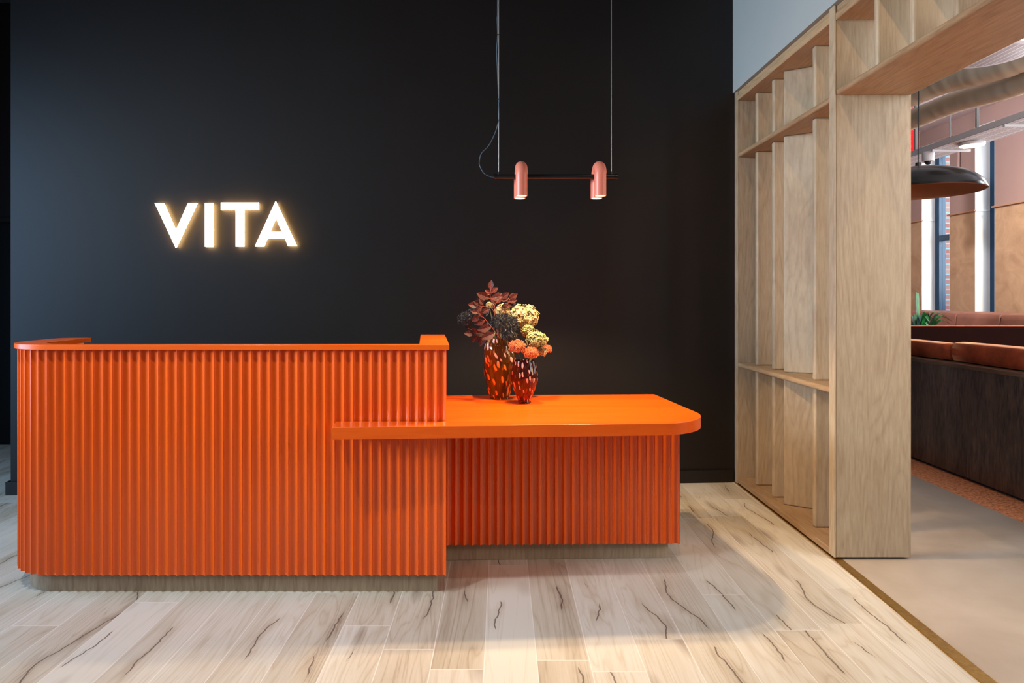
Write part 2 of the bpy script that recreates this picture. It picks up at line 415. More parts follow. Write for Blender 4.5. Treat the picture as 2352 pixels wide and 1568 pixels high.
for y0, y1 in wins: m.box(XW+.33, XW+.62, y1, y1+.25, SILL-.3, H)
struct(m.build('wall_exterior', BRICK, smooth=False))
m = MB(); m.box(2.3, 8.2, 12.3, 12.4, 0, H); struct(m.build('wall_far', MAUVE, smooth=False))

# ------------------------------------------------------------------ oak shelving partition
XB = 2.165
T0 = thing('shelving_unit', (X_SH, 3.45, 0), 'tall built-in oak shelving with slim upright dividers standing against the black wall', 'shelving')
m = MB(); m.box(X_SH+.008, XB, 3.448, 3.50, .012, 2.925); m.build('end_post', OAK, T0, bevel=.003)
m = MB(); m.box(X_SH, X_SH+.008, 3.446, 3.50, .012, 2.925); m.build('edge_band', OAK, T0, bevel=.001)
m = MB(); m.box(X_SH, XB, 4.865, 4.912, .0, 2.925); m.build('side_panel', OAK, T0, bevel=.003)
m = MB(); m.box(X_SH, XB, 3.50, 4.865, .010, .045); m.build('base_board', OAK_Y, T0, bevel=.004)
m = MB(); m.box(X_SH, XB, 3.50, 4.865, 2.851, 2.888); m.box(X_SH+.012, XB, 3.50, 4.865, 2.888, 2.925); m.build('top_board', OAK_Y, T0, bevel=.004)
for z0, z1 in ((.870, .902), (2.430, 2.462)):
    m = MB(); m.box(X_SH+.002, XB, 3.50, 4.865, z0, z1); m.build('shelf', OAK_Y, T0, bevel=.013, seg=4)
rows = ((.045, .870), (.902, 2.430), (2.462, 2.851))
for z0, z1 in rows:
    for yf in (4.658, 4.373, 3.797):
        m = MB(); m.box(1.825, XB-.005, yf, yf+.038, z0, z1); m.build('divider', OAK, T0, bevel=.012, seg=4)
    a = Vector((1.827, 4.226)); d = Vector((.158, -.10)).normalized(); n_ = Vector((-d.y, d.x))*.034
    e = a+d*.385
    m = MB(); m.prism([tuple(a), tuple(e), tuple(e+n_), tuple(a+n_)], z0, z1); tag(m.build('divider', OAK, T0, bevel=.010, seg=4), 'wide divider board set at an angle to the others')
T1 = thing('overhead_shelf', (X_SH, 3.4, 2.45), 'oak box shelf running overhead across the lounge opening', 'shelving')
m = MB(); m.box(X_SH+.006, XB, .55, 3.447, 2.450, 2.482); m.build('bottom_board', OAK_Y, T1, bevel=.014, seg=4)
m = MB(); m.box(X_SH+.006, XB, .55, 3.447, 2.846, 2.884); m.box(X_SH+.014, XB, .55, 3.447, 2.884, 2.925); m.build('top_board', OAK_Y, T1, bevel=.004)
for yf in (3.106, 2.835, 2.56, 2.12, 1.6):
    m = MB(); m.box(1.79, XB-.005, yf, yf+.034, 2.482, 2.846); m.build('divider', OAK, T1, bevel=.012, seg=4)

# ------------------------------------------------------------------ tall fluted reception counter
PITCH = 21.32/495
def arcpts(c, r, a0, a1, n):
    return [(c[0]+r*math.cos(a0+(a1-a0)*i/n), c[1]+r*math.sin(a0+(a1-a0)*i/n)) for i in range(n+1)]
def flute_off(q, depth=.0095, rid=.13):
    """offset behind the ridge plane for phase q in 0..1 : concave scallop between narrow rounded ridges"""
    if q < rid/2 or q > 1-rid/2:
        t = (q if q < .5 else 1-q)/(rid/2); return .0040*(1-math.sqrt(max(0, 1-.93*t*t)))/.735
    t = (q-rid/2)/(1-rid); x = 2*t-1
    return .0040+depth*(1-x*x)
def fluted(path, z0, z1, phase=0, pitch=PITCH, thick=.03, rid=.13, depth=.0095):
    """path: dense list of plan points, outward normal to the right of travel"""
    pts = [Vector(p) for p in path]; L = [0]
    for i in range(1, len(pts)): L.append(L[-1]+(pts[i]-pts[i-1]).length)
    def ev(s):
        s = min(max(s, 0), L[-1]-1e-6); i = max(k for k in range(len(L)-1) if L[k] <= s)
        t = (s-L[i])/(L[i+1]-L[i]); d = (pts[i+1]-pts[i]).normalized()
        return pts[i].lerp(pts[i+1], t), Vector((d.y, -d.x))
    qs = [0, rid*.15, rid*.28, rid*.4, rid*.47, rid/2]+[rid/2+(1-rid)*k/14 for k in range(1, 14)]+[1-rid/2, 1-rid*.47, 1-rid*.4, 1-rid*.28, 1-rid*.15]
    ss = []; k = -math.ceil(phase)-1
    while k*pitch < L[-1]+pitch:
        ss += [(k+phase+q)*pitch for q in qs]; k += 1
    ss = [0]+[s for s in ss if 1e-4 < s < L[-1]-1e-4]+[L[-1]]
    out, inn = [], []
    for s in ss:
        p, n = ev(s); q = (s/pitch-phase) % 1
        out.append(tuple(p-n*flute_off(q, depth, rid))); inn.append(tuple(p-n*thick))
    mb = MB(); mb.strip(out, inn, z0, z1); return mb

FZ = 3.030; FXL, FXR = -2.384, -.2566; R1 = .280
TC = thing('reception_counter', (-1.3, 3.3, 0), 'tall orange fluted reception counter with rounded left corner and narrow ledge top', 'reception desk')
path = [(FXL, 3.54-i*(3.54-(FZ+R1))/6) for i in range(6)] + arcpts((FXL+R1, FZ+R1), R1, PI, 1.5*PI, 28) + [(FXR-(FXR-(FXL+R1))*(1-i/8), FZ) for i in range(1, 9)]
Ltot = (3.54-FZ-R1)+R1*PI/2+(FXR-FXL-R1)
ph = (Ltot/PITCH) % 1
fluted(path, .092, 1.142, ph).build('fluted_front', ORANGE, TC, angle=50)
m = MB(); m.prism([(FXR-.0006, FZ+.031), (FXR-.1153*.80-.004, FZ+.83), (FXR-.1153*.80-.034, FZ+.83), (FXR-.034, FZ+.031)], .092, 1.142); m.build('end_panel', ORANGE, TC, bevel=.002)
# plinth
PZ = 3.074; PXL = FXL+.05; R2 = .235
pp = [(PXL, 3.52)]+arcpts((PXL+R2, PZ+R2), R2, PI, 1.5*PI, 16)+[(-.301, PZ)]
pin = [(PXL+.03, 3.52)]+arcpts((PXL+R2, PZ+R2), R2-.03, PI, 1.5*PI, 16)+[(-.301, PZ+.03)]
m = MB(); m.strip(pp, pin, 0, .10); m.prism([(-.301,PZ+.03),(-.39,3.8),(-.42,3.8),(-.331,PZ+.03)], 0, .10); m.build('plinth', OAK_PL, TC, angle=30)
# ledge: left return + front strip + right return
LX, LZ = -2.391, 3.013; RO = .287; BZ = 3.566; IX = -2.237; IZ = 3.078; RI = .20
out = [(LX, BZ-.07)]+arcpts((LX+RO, LZ+RO), RO, PI, 1.5*PI, 28)+[(-.239, LZ), (-.334, 3.875), (-.478, 3.875), (-.385, IZ)]
inn = arcpts((IX+RI, IZ+RI), RI, 1.5*PI, PI, 20)+[(IX, BZ)]+arcpts((LX+.07, BZ-.07), .07, PI/2, PI, 8)[:-1]
m = MB(); m.prism(out+inn, 1.141, 1.165); m.build('counter_ledge', ORANGE_H, TC, bevel=.0018)
m = MB(); ip = arcpts((IX-.02+RI, IZ+.012+RI), RI, PI, 1.5*PI, 12)
m.strip([(IX-.02, 3.53)]+ip+[(-.40, IZ+.012)], [(IX-.032, 3.53)]+[(x-.008, y-.009) for x, y in ip]+[(-.40, IZ+.002)], .10, 1.141)
tag(m.build('inner_lining', LAMINATE, TC), 'white lining panel on the staff side, green light cast in its colour')
m = MB(); m.prism([(-2.20, 3.10), (-.40, 3.10), (-.44, 3.60), (-2.20, 3.60)], .70, .73); m.build('staff_worktop', LAMINATE, TC, bevel=.002)

# ------------------------------------------------------------------ low desk with rounded worktop
TD = thing('low_desk', (.3, 3.4, 0), 'low orange fluted desk with thick rounded worktop carrying the vases', 'reception desk')
def fz(x): return 2.885+.0625*(x+.748)
def rx(z): return .913-.1153*(z-3.89)
# fillet between front line and right line
def fillet(P, d1, d2, R, n=18):
    P = Vector(P); d1 = Vector(d1).normalized(); d2 = Vector(d2).normalized()
    ang = math.acos(d1.dot(d2)); t = R/math.tan(ang/2); c = P+(d1+d2).normalized()*(R/math.sin(ang/2))
    a = P+d1*t; b = P+d2*t; a0 = math.atan2(a.y-c.y, a.x-c.x); a1 = math.atan2(b.y-c.y, b.x-c.x)
    if a1-a0 > PI: a1 -= 2*PI
    if a0-a1 > PI: a1 += 2*PI
    return arcpts(c, R, a0, a1, n)
cx = 1.012; cz = fz(cx)
arc = fillet((cx, cz), (-1, -.0625), (-.1153, 1), .27)
poly = [(-.748, 2.885)]+arc+[(.913, 3.89), (-.345, 3.838), (FXR+.0005, FZ+.001), (FXR+.0005, FZ-.0015), (-.7657, FZ-.0015)]
m = MB(); m.prism(poly, .754, .809); m.build('worktop', ORANGE_H, TD, bevel=.0035, seg=3)
lp = [(-.285, 3.391+i*0) for i in range(1)]+[(.935, 3.414)]
P2 = 19.215/442
pth = [(-.285+(.935+.285)*i/6, 3.391+.023*i/6) for i in range(7)]
L2 = (Vector(pth[-1])-Vector(pth[0])).length
fluted(pth, .095, .754, (L2/P2) % 1, P2).build('fluted_front', ORANGE, TD, angle=50)
m = MB(); m.prism([(.9345, 3.444), (.895, 3.80), (.865, 3.80), (.9045, 3.444)], .095, .754); m.build('end_panel', ORANGE, TD, bevel=.002)
m = MB(); m.prism([(-.33, 3.437), (.889, 3.471), (.86, 3.76), (-.36, 3.72)], 0, .10); m.build('plinth', OAK_PL, TD, bevel=.002)
m = MB(); m.prism([(-.30, 3.75), (.86, 3.77), (.86, 3.785), (-.30, 3.765)], .10, .754); m.build('back_panel', ORANGE, TD)

# ------------------------------------------------------------------ glowing wall letters
Z8 = lambda x, y: (330+x/5.88, 420+y/5.88)
letters = {
 'V': ([(145,270),(262,270),(428,648),(597,270),(713,270),(428,872)], None),
 'I': ([(823,268),(932,268),(932,860),(823,860)], None),
 'T': ([(1040,263),(1545,263),(1545,360),(1348,362),(1348,857),(1240,857),(1240,362),(1040,362)], None),
 'A': ([(1778,248),(2062,850),(1947,850),(1903,745),(1660,748),(1618,855),(1500,855)], [(1780,468),(1700,657),(1863,657)]),
}
lab = {'V': 'glowing white letter V, first of the lit letters on the black wall',
       'I': 'glowing white letter I, plain upright bar among the lit letters',
       'T': 'glowing white letter T with a wide crossbar on the black wall',
       'A': 'glowing white letter A, last of the lit letters on the black wall'}
def letter(ch, outer, hole):
    def ring(pts, off): return [onwall(*Z8(*p), off) for p in pts]
    front, back = .038, .012
    base = onwall(*Z8(*outer[0]), .03)
    face = MB(); side = MB()
    def loft(pts):
        a = ring(pts, front); d = Vector((wn.x, wn.y, 0))*(front-back-.004)
        n = len(a); b = [p+d for p in a]
        side.add(a+b, [(i, (i+1) % n, (i+1) % n+n, i+n) for i in range(n)])
    loft(outer)
    if hole: loft(hole)
    bm = bmesh.new()
    es = []
    for pts in [outer]+([hole] if hole else []):
        vs = [bm.verts.new(p) for p in ring(pts, front)]
        es += [bm.edges.new((vs[i], vs[(i+1) % len(vs)])) for i in range(len(vs))]
    bmesh.ops.triangle_fill(bm, edges=es, use_beauty=True)
    bm.verts.index_update()
    for off, mb in ((0, face), (front-back-.004, side)):
        mb.add([v.co+Vector((wn.x, wn.y, 0))*off for v in bm.verts], [[v.index for v in f.verts] for f in bm.faces])
    bm.free()
    T = thing('sign_letter', base, lab[ch], 'sign', None)
    face.build('letter_face', LEDW, T, smooth=False, recalc=False); side.build('letter_side', LEDS, T, smooth=False, recalc=False)
    for p in (outer[0], outer[len(outer)//2+1]):
        q = onwall(*Z8(p[0]*.75+sum(a[0] for a in outer)/len(outer)*.25, p[1]*.75+sum(a[1] for a in outer)/len(outer)*.25), .016)
        pin = MB(); pin.tube([q, q+Vector((wn.x, wn.y, 0))*.016], .004, 8); pin.build('mounting_pin', BLKM, T)
for ch, (o_, h_) in letters.items(): letter(ch, o_, h_)

# ------------------------------------------------------------------ pendant with two pink arches
LD = 3.40; LY = EYE+(PY-406)/441
TP = thing('pendant_lamp', ((1275-PX)/441, LD, 1.91), 'black bar pendant lamp with two pink arched tube shades over the low desk', 'lamp')
xl, xr = (1136-PX)/441, (1416-PX)/441
m = MB(); m.tube([(xl, LD, LY), (xr, LD, LY)], .0135, 20)
m.tube([(xl-.004, LD, LY), (xl+.006, LD, LY)], .0155, 20); m.tube([(xr-.006, LD, LY), (xr+.004, LD, LY)], .0155, 20); m.build('bar', BLKM, TP, angle=40)
r = .0305; hd = .044
for cxp in ((1196-PX)/441+.002, (1374.5-PX)/441+.002):
    zb = 1.905; zt = 2.092-r-hd
    rot = .10
    ry = lambda a: (cxp+a*rot, LD-a, 0)
    pts = [(cxp+hd*rot*.2, LD-hd, zb), (cxp+hd*rot*.2, LD-hd, zt-.02), (cxp+hd*rot*.2, LD-hd, zt)]
    for k in range(1, 16):
        a = PI*k/16; pts.append((cxp+hd*math.cos(a)*.06, LD-hd*math.cos(a), zt+hd*math.sin(a)))
    pts += [(cxp-.006, LD+hd, zt), (cxp-.006, LD+hd, zt-.02), (cxp-.006, LD+hd, zb)]
    # open-ended shell
    m = MB(); m.tube(pts, r, 28, cap=False); m.tube(pts, r-.003, 28, cap=False)
    for q in (pts[0], pts[-1]):
        m.lathe([(r, 0), (r-.003, 0)], q, 28)
    sh = m.build('lamp_shade', PINK, TP, angle=60)
    for q in (pts[0], pts[-1]):
        d = MB(); d.lathe([(0, 0), (r-.0035, 0), (r-.0035, .006), (0, .006)], (q[0], q[1], q[2]+.003), 28)
        d.build('lens', LAMPG, sh)
        sp = spot('pendant_light', (q[0], q[1], q[2]-.004), (q[0], q[1], 0), 52, (1, .69, .40), 130, .35, .02)
for xx in ((1145.5-PX)/441, (1404-PX)/441):
    m = MB(); m.tube([(xx, LD, LY+.012), (xx, LD, H)], .0019, 8); m.build('suspension_wire', STEEL, TP)
    m = MB(); m.tube([(xx, LD, LY+.010), (xx, LD, LY+.026)], .0045, 10); m.build('wire_clamp', BLKM, TP)
m = MB()
def catmull(P, n=10):
    P = [Vector(p) for p in P]; P = [P[0]*2-P[1]]+P+[P[-1]*2-P[-2]]; o = []
    for i in range(1, len(P)-2):
        for k in range(n):
            t = k/n; a, b, c, d = P[i-1:i+3]
            o.append(.5*((2*b)+(-a+c)*t+(2*a-5*b+4*c-d)*t*t+(-a+3*b-3*c+d)*t**3))
    return o+[P[-2]]
cp = [(1136,407),(1128,406),(1113,399),(1103,383),(1101,371),(1106,352),(1122,335),(1136,308),(1144,283),(1146,268),(1145,228),(1143,170),(1141,118),(1143,80),(1142,40),(1143,0)]
m.tube(catmull([at(x, y, LD) for x, y in cp]+[Vector(((1143-PX)/441, LD, H))]), .0024, 8); m.build('cord', CORDM, TP)
for y in (80, 228): m = MB(); p = at(1143.5, y, LD); m.tube([p+Vector((-.006,0,0)), p+Vector((.008,0,0))], .0035, 8); m.build('cable_tie', BLKM, TP)

# ------------------------------------------------------------------ vases
def vase_mat(name, top, bot, spotc, spot2, zmid, sx, sz, thr, rot=.0, low=.2):
    m = N(name); x, y, z = m.xyz(m.obj())
    a = m.math('ARCTAN2', y, x)
    wob = m.math('MULTIPLY', m.math('SUBTRACT', m.noise(m.obj(), 22, 1), .5), .9)
    v = m.vec(m.math('ADD', m.math('ADD', m.math('MULTIPLY', a, sx), m.math('MULTIPLY', z, rot)), wob), m.math('ADD', m.math('MULTIPLY', z, sz), m.math('MULTIPLY', wob, .5)), 0)
    vo = m.n('ShaderNodeTexVoronoi', voronoi_dimensions='2D'); m.put(vo.inputs['Vector'], v); vo.inputs['Scale'].default_value = 1; vo.inputs['Randomness'].default_value = 1
    rs = m.xyz(vo.outputs['Color'])[0]
    th = m.math('MULTIPLY', m.math('ADD', rs, .35), thr)
    spots = m.math('MULTIPLY', m.math('LESS_THAN', vo.outputs['Distance'], th), m.math('GREATER_THAN', rs, low))
    g = m.ramp(m.math('DIVIDE', z, zmid), [(.25, bot), (.8, top)])
    sc = m.ramp(m.math('DIVIDE', z, zmid), [(.60, spotc), (.80, spot2)])
    m.set('Base Color', m.mix(spots, g, sc))
    m.set('Transmission Weight', m.math('MULTIPLY', m.math('SUBTRACT', 1.0, spots), .93))
    m.set('Roughness', m.math('MULTIPLY', spots, .2)); m.set('IOR', 1.38)
    m.set('Specular IOR Level', .6)
    return m.mat
VM1 = vase_mat('amber_spotted_glass', (.55,.30,.10), (.55,.26,.07), (.75,.26,.035), (.72,.60,.66), .33, 3.2, 14, .25, 9, .24)
VM2 = vase_mat('burgundy_spotted_glass', (.22,.08,.08), (.58,.06,.02), (.72,.30,.24), (.75,.45,.48), .22, 3.5, 20, .23, 5, .38)
def smooth_prof(P, n=6): return [(p.x, p.y) for p in catmull([Vector((a, b, 0)) for a, b in P], n)]
def vase(name, c, prof, mat, label, th=.004):
    P = smooth_prof(prof); inner = [(max(.002, r_-th), z) for r_, z in P if z > .012]
    m = MB(); full = [(0.001, .0)]+P+inner[::-1]+[(0.001, .014)]
    m.lathe(full, c, 64)
    o = m.build(name, mat, origin=c, angle=60)
    return tag(o, label, 'vase')
WTZ = .8093
V1 = Vector(((1147-PX)/403, F/403, WTZ)); V2 = Vector(((1204-PX)/421, F/421, WTZ))
vase('glass_vase', V1, [(.054,0),(.056,.01),(.068,.05),(.083,.12),(.092,.19),(.094,.24),(.088,.29),(.076,.325),(.068,.345)], VM1, 'large amber glass vase with orange and white spots on the low desk')
vase('glass_vase', V2, [(.036,0),(.037,.006),(.034,.016),(.045,.04),(.062,.08),(.074,.13),(.072,.175),(.064,.215),(.060,.232)], VM2, 'small dark red glass vase with pink spots on the low desk')

# ------------------------------------------------------------------ flowers
PETC = plain('cream_petal', srgb(168,146,100), .7, var=.35, scale=60)
PETG = plain('pale_green_petal', srgb(150,144,90), .7, var=.35, scale=60)
SED = plain('orange_sedum_bud', srgb(178,96,50), .7, var=.5, scale=90)
SEEDM = plain('blue_black_seed', (.007,.009,.013), .5, var=.3, scale=80)
def leafm():
    m = N('burgundy_leaf'); n = m.noise(m.pos(), 40, 3)
    m.set('Base Color', m.ramp(n, [(.3, (.016,.0022,.002)), (.7, (.048,.006,.004))])); m.set('Roughness', .55); m.set('Specular IOR Level', .25); return m.mat
LEAF = leafm(); VEIN = plain('leaf_vein', srgb(120,56,42), .5); STEMM = plain('brown_stem', srgb(96,60,34), .6); STEMG = plain('green_stem', srgb(74,84,40), .6)
def frame(n):
    n = n.normalized(); a = n.cross(Vector((0,0,1)) if abs(n.z) < .9 else Vector((1,0,0))).normalized(); return a, n.cross(a), n
def petal(mb, c, u, v, n, L, w):
    tip = c+u*L+n*L*.18; mid = c+u*L*.55+n*L*.30
    a = c+u*L*.50+v*w+n*L*.10; b = c+u*L*.50-v*w+n*L*.10; a2 = c+u*L*.88+v*w*.75+n*L*.05; b2 = c+u*L*.88-v*w*.75+n*L*.02
    mb.add([c, a, a2, tip, b2, b, mid], [(0,1,6),(1,2,6),(2,3,6),(3,4,6),(4,5,6),(5,0,6)])
def stem_to(c, vz, r=.0022, mat=STEMM, parent=None, neck=None):
    base = Vector((vz[0]+random.uniform(-.02,.02), vz[1]+random.uniform(-.02,.02), vz[2]+.02))
    m = MB(); m.tube(catmull([base, neck, c]), r, 7); return m.build('stem', mat, parent)
def neckpt(V, h, c, k=.4):
    d = Vector((c.x-V.x, c.y-V.y)); 
    d = d*k
    if d.length > .04: d = d.normalized()*.04
    return Vector((V.x+d.x, V.y+d.y, V.z+h))
def hydrangea(c, R, mat, label, V, h, sq=(1,1,1), n=150, L=.0145):
    T = thing('hydrangea', neckpt(V, .03, c), label, 'flower')
    stem_to(c-Vector((0,0,R*.6)), V, .0025, STEMG, T, neckpt(V, h, c))
    mb = MB()
    for i in range(n):
        z = 1-1.75*(i+.5)/n; a = i*2.39996; s = math.sqrt(max(0, 1-z*z))
        d = Vector((s*math.cos(a), s*math.sin(a), z)); d = (d+Vector([random.uniform(-.12,.12) for _ in range(3)])).normalized()
        rr = R*random.uniform(.74, 1.08); p = c+Vector((d.x*sq[0], d.y*sq[1], d.z*sq[2]))*rr
        nn = (d+Vector([random.uniform(-.4,.4) for _ in range(3)])); u, v, w = frame(nn); t0 = random.uniform(0, PI)
        for k in range(4):
            t = t0+k*PI/2; uu = u*math.cos(t)+v*math.sin(t); vv = -u*math.sin(t)+v*math.cos(t)
            petal(mb, p, uu, vv, w, L*random.uniform(.8,1.2), L*.48)
    mb.ball(c, R*.72, seg=12, rings=8, sc=sq)
    mb.build('flower_head', mat, T, angle=30, recalc=False)
def sedum(c, R, label, V, h, sq=(1,1,.85)):
    T = thing('sedum', neckpt(V, .03, c), label, 'flower')
    stem_to(c-Vector((0,0,R*.5)), V, .0022, STEMG, T, neckpt(V, h, c))
    mb = MB()
    for i in range(260):
        z = 1-1.7*(i+.5)/260; a = i*2.39996; s = math.sqrt(max(0, 1-z*z)); rr = R*random.uniform(.78, 1.05)
        d = Vector((s*math.cos(a)*sq[0], s*math.sin(a)*sq[1], z*sq[2])); p = c+d*rr
        mb.ball(p, R*random.uniform(.055,.10), seg=5, rings=4)
        q = d.normalized()*R*.12
        mb.tube([p, p+q+Vector([random.uniform(-.3,.3)*R*.1 for _ in range(3)])], [R*.03, R*.012], 4)
    mb.ball(c, R*.82, seg=12, rings=8, sc=sq)
    mb.build('flower_head', SED, T, angle=30, recalc=False)
def seedhead(c, R, label, V, h, sq=(1,1,.7), n=75):
    T = thing('dried_seed_head', neckpt(V, .03, c), label, 'dried flower')
    hub = c-Vector((0,0,R*.75)); stem_to(hub, V, .0022, STEMM, T, neckpt(V, h, c))
    mb = MB()
    for i in range(n):
        z = 1-1.35*(i+.5)/n; a = i*2.39996; s = math.sqrt(max(0, 1-z*z))
        e = c+Vector((s*math.cos(a)*sq[0], s*math.sin(a)*sq[1], z*sq[2]))*R*random.uniform(.72,1)
        mb.tube([hub, (hub+e)/2+Vector((0,0,-R*.05)), e], [.0008,.0006,.0005], 3)
        for k in range(22):
            dd = Vector([random.uniform(-1,1) for _ in range(3)]).normalized()*R*random.uniform(.14,.24)
            mb.tube([e, e+dd], [.0014, .0005], 3)
            
    mb.build('seed_cluster', SEEDM, T, smooth=False, recalc=False)
def leaf(mb, vb, p, u, nrm, L, w):
    u = u.normalized(); v = nrm.cross(u).normalized(); nrm = u.cross(v)
    prof = [(0,0),(.10,.35),(.20,.55),(.24,.50),(.36,.92),(.41,.82),(.54,1.0),(.59,.86),(.72,.74),(.76,.60),(.88,.36),(1,0)]
    mid = [p+u*L*t+nrm*(-.10*L*t*t) for t, _ in prof]
    vs = list(mid); n = len(prof)
    for sgn in (1, -1): vs += [mid[i]+v*sgn*w*prof[i][1]+nrm*w*.28*prof[i][1] for i in range(n)]
    fs = []
    for i in range(n-1): fs += [(i, i+1, n+i+1, n+i), (i+1, i, 2*n+i, 2*n+i+1)]
    mb.add(vs, fs)
    vb.tube([q+nrm*.0004 for q in mid], [max(.0003, .0010*(1-t)) for t, _ in prof], 4)
    for i in (2, 4, 6, 8):
        for b in (n, 2*n):
            j = min(i+1, n-1); vb.tube([mid[i-1]+nrm*.0004, vs[b+j]*.85+mid[j]*.15+nrm*.0006], [.0005, .0002], 3)
def branch(pts, leaves, label, V, L=.05):
    pts = [at(x, y, d) for x, y, d in pts]
    T = thing('leafy_branch', V+Vector((0,0,.03)), label, 'foliage')
    p0 = Vector((V.x+random.uniform(-.015,.015), V.y+random.uniform(-.015,.015), V.z+.03)); nk = neckpt(V, .33, pts[0], .3)
    m = MB(); path = catmull([p0, nk]+pts, 8); m.tube(path, [.0026-.0016*i/len(path) for i in range(len(path))], 6); m.build('stem', VEIN, T)
    mb = MB(); vb = MB()
    for (x, y, d, ang, Lp, tw) in leaves:
        p = at(x, y, d); a = math.radians(ang)
        u = Vector((math.cos(a), random.uniform(-.35,.1), math.sin(a))); nrm = Vector((random.uniform(-.4,.4), -1, tw))
        leaf(mb, vb, p, u, nrm, Lp*.009*.27, Lp*.009*.085)
    lo_ = mb.build('leaf_spray', LEAF, T, angle=30, recalc=False); vb.build('leaf_veins', VEIN, lo_, recalc=False)
    return T
Zf = lambda x, y: (1000+x/4.356, 600+y/4.356)
def Zp(x, y, d): a, b = Zf(x, y); return at(a, b, d)
def ZL(lst, d0): return [(*Zf(x, y), d0, ang, L, tw) for x, y, ang, L, tw in lst]
V1n = V1
branch([(*Zf(620,640),3.70), (*Zf(600,520),3.68), (*Zf(560,400),3.67), (*Zf(548,330),3.66), (*Zf(553,285),3.66)],
       ZL([(553,290,86,24,.1),(552,318,38,22,.2),(551,330,168,15,.2),(552,318,150,16,.1),(545,372,158,34,.1),(545,375,12,30,.3),(505,352,150,16,.2),(505,362,195,26,.1),(575,370,30,24,.2),(560,330,70,12,.2)], 3.665),
       'tall upright burgundy leaf branch rising highest from the amber vase', V1n)
branch([(*Zf(610,640),3.69), (*Zf(575,485),3.66), (*Zf(500,455),3.65), (*Zf(440,445),3.64)],
       ZL([(440,445,172,27,.2),(470,455,215,24,.1),(480,440,120,18,.2),(545,480,200,22,.2),(530,470,250,20,0),(455,440,150,20,.1)], 3.645),
       'burgundy leaf branch reaching left above the dark seed heads', V1n)
branch([(*Zf(600,600),3.72), (*Zf(590,470),3.72), (*Zf(610,410),3.72), (*Zf(650,380),3.72)],
       ZL([(650,380,38,26,.2),(640,390,15,24,.2),(615,400,80,22,.2),(600,430,120,20,.2),(640,395,60,20,.2),(600,420,40,20,.1)], 3.72),
       'burgundy leaf branch in the middle, leaning right behind the cream tuft', V1n)
branch([(*Zf(660,620),3.76), (*Zf(700,480),3.76), (*Zf(735,400),3.76), (*Zf(750,370),3.76)],
       ZL([(742,385,38,24,.2),(730,405,12,22,.2),(725,410,110,17,.1),(725,430,200,17,.1),(745,378,60,17,.2),(712,455,30,20,.1)], 3.76),
       'burgundy leaf branch spreading right just above the cream hydrangea', V1n)
branch([(*Zf(650,780),3.60), (*Zf(600,710),3.59), (*Zf(540,630),3.585), (*Zf(480,560),3.58), (*Zf(420,520),3.58)],
       ZL([(420,520,160,16,.2),(450,540,215,24,.2),(470,560,120,17,.1),(500,590,200,26,.2),(530,610,235,24,.1),(560,660,190,32,.2),(600,720,200,34,.2)], 3.58),
       'burgundy leaf branch drooping forward across the black seed heads', V1n)
branch([(*Zf(600,780),3.62), (*Zf(540,745),3.61), (*Zf(480,725),3.60), (*Zf(400,722),3.60)],
       ZL([(390,722,178,24,.2),(430,722,140,20,.2),(450,725,225,28,.1),(490,730,250,30,.1),(510,735,165,28,.2),(540,745,215,28,.1)], 3.60),
       'lowest burgundy leaf branch hanging over the left rim of the amber vase', V1n)
seedhead(Zp(322,590,3.72), .060, 'blue-black dried seed head far left, sticking out past the leaves', V1, .33, (1,.9,.85))
seedhead(Zp(690,640,3.63), .072, 'largest black dried seed head in the centre of the bouquet', V1, .33, (1.1,.8,.9), 95)
seedhead(Zp(740,745,3.60), .045, 'small black dried seed head resting on the rim of the amber vase', V1, .33, (.9,.9,.9), 55)
seedhead(Zp(400,520,3.80), .045, 'black dried seed head at the back left behind the burgundy leaves', V1, .33, (1,.9,.8), 50)
seedhead(Zp(760,450,3.85), .040, 'black dried seed head at the back right above the cream hydrangea', V1, .33, (1.3,.9,.5), 45)
hydrangea(Zp(885,555,3.72), .082, PETC, 'largest cream hydrangea at the upper right of the bouquet', V1, .33, (1.02,.85,.84), 210, .0135)
hydrangea(Zp(675,490,3.80), .042, PETC, 'small cream hydrangea tucked behind the centre leaves', V1, .33, (1,.9,.9), 80, .012)
hydrangea(Zp(541,435,3.72), .020, PETC, 'tiny cream flower tuft among the burgundy leaves', V1, .33, (1,.9,.8), 40, .009)
hydrangea(Zp(920,690,3.68), .034, PETG, 'pale green hydrangea hanging beneath the largest cream one', V1, .33, (1,.9,1.2), 60, .013)
hydrangea(Zp(1015,790,3.62), .058, PETG, 'greenish hydrangea low on the right above the small vase', V2, .22, (1.0,.85,.85), 130, .0125)
hydrangea(Zp(1060,905,3.64), .028, PETC, 'little peach-cream hydrangea at the lower right of the small vase', V2, .22, (1,.9,.8), 45, .012)
sedum(Zp(818,855,3.53), .046, 'round orange sedum head at the left of the small vase', V2, .22)
sedum(Zp(955,920,3.52), .040, 'orange sedum head drooping over the front rim of the small vase', V2, .22)
sedum(Zp(1118,880,3.70), .028, 'small orange sedum head far right behind the hydrangea', V2, .22)

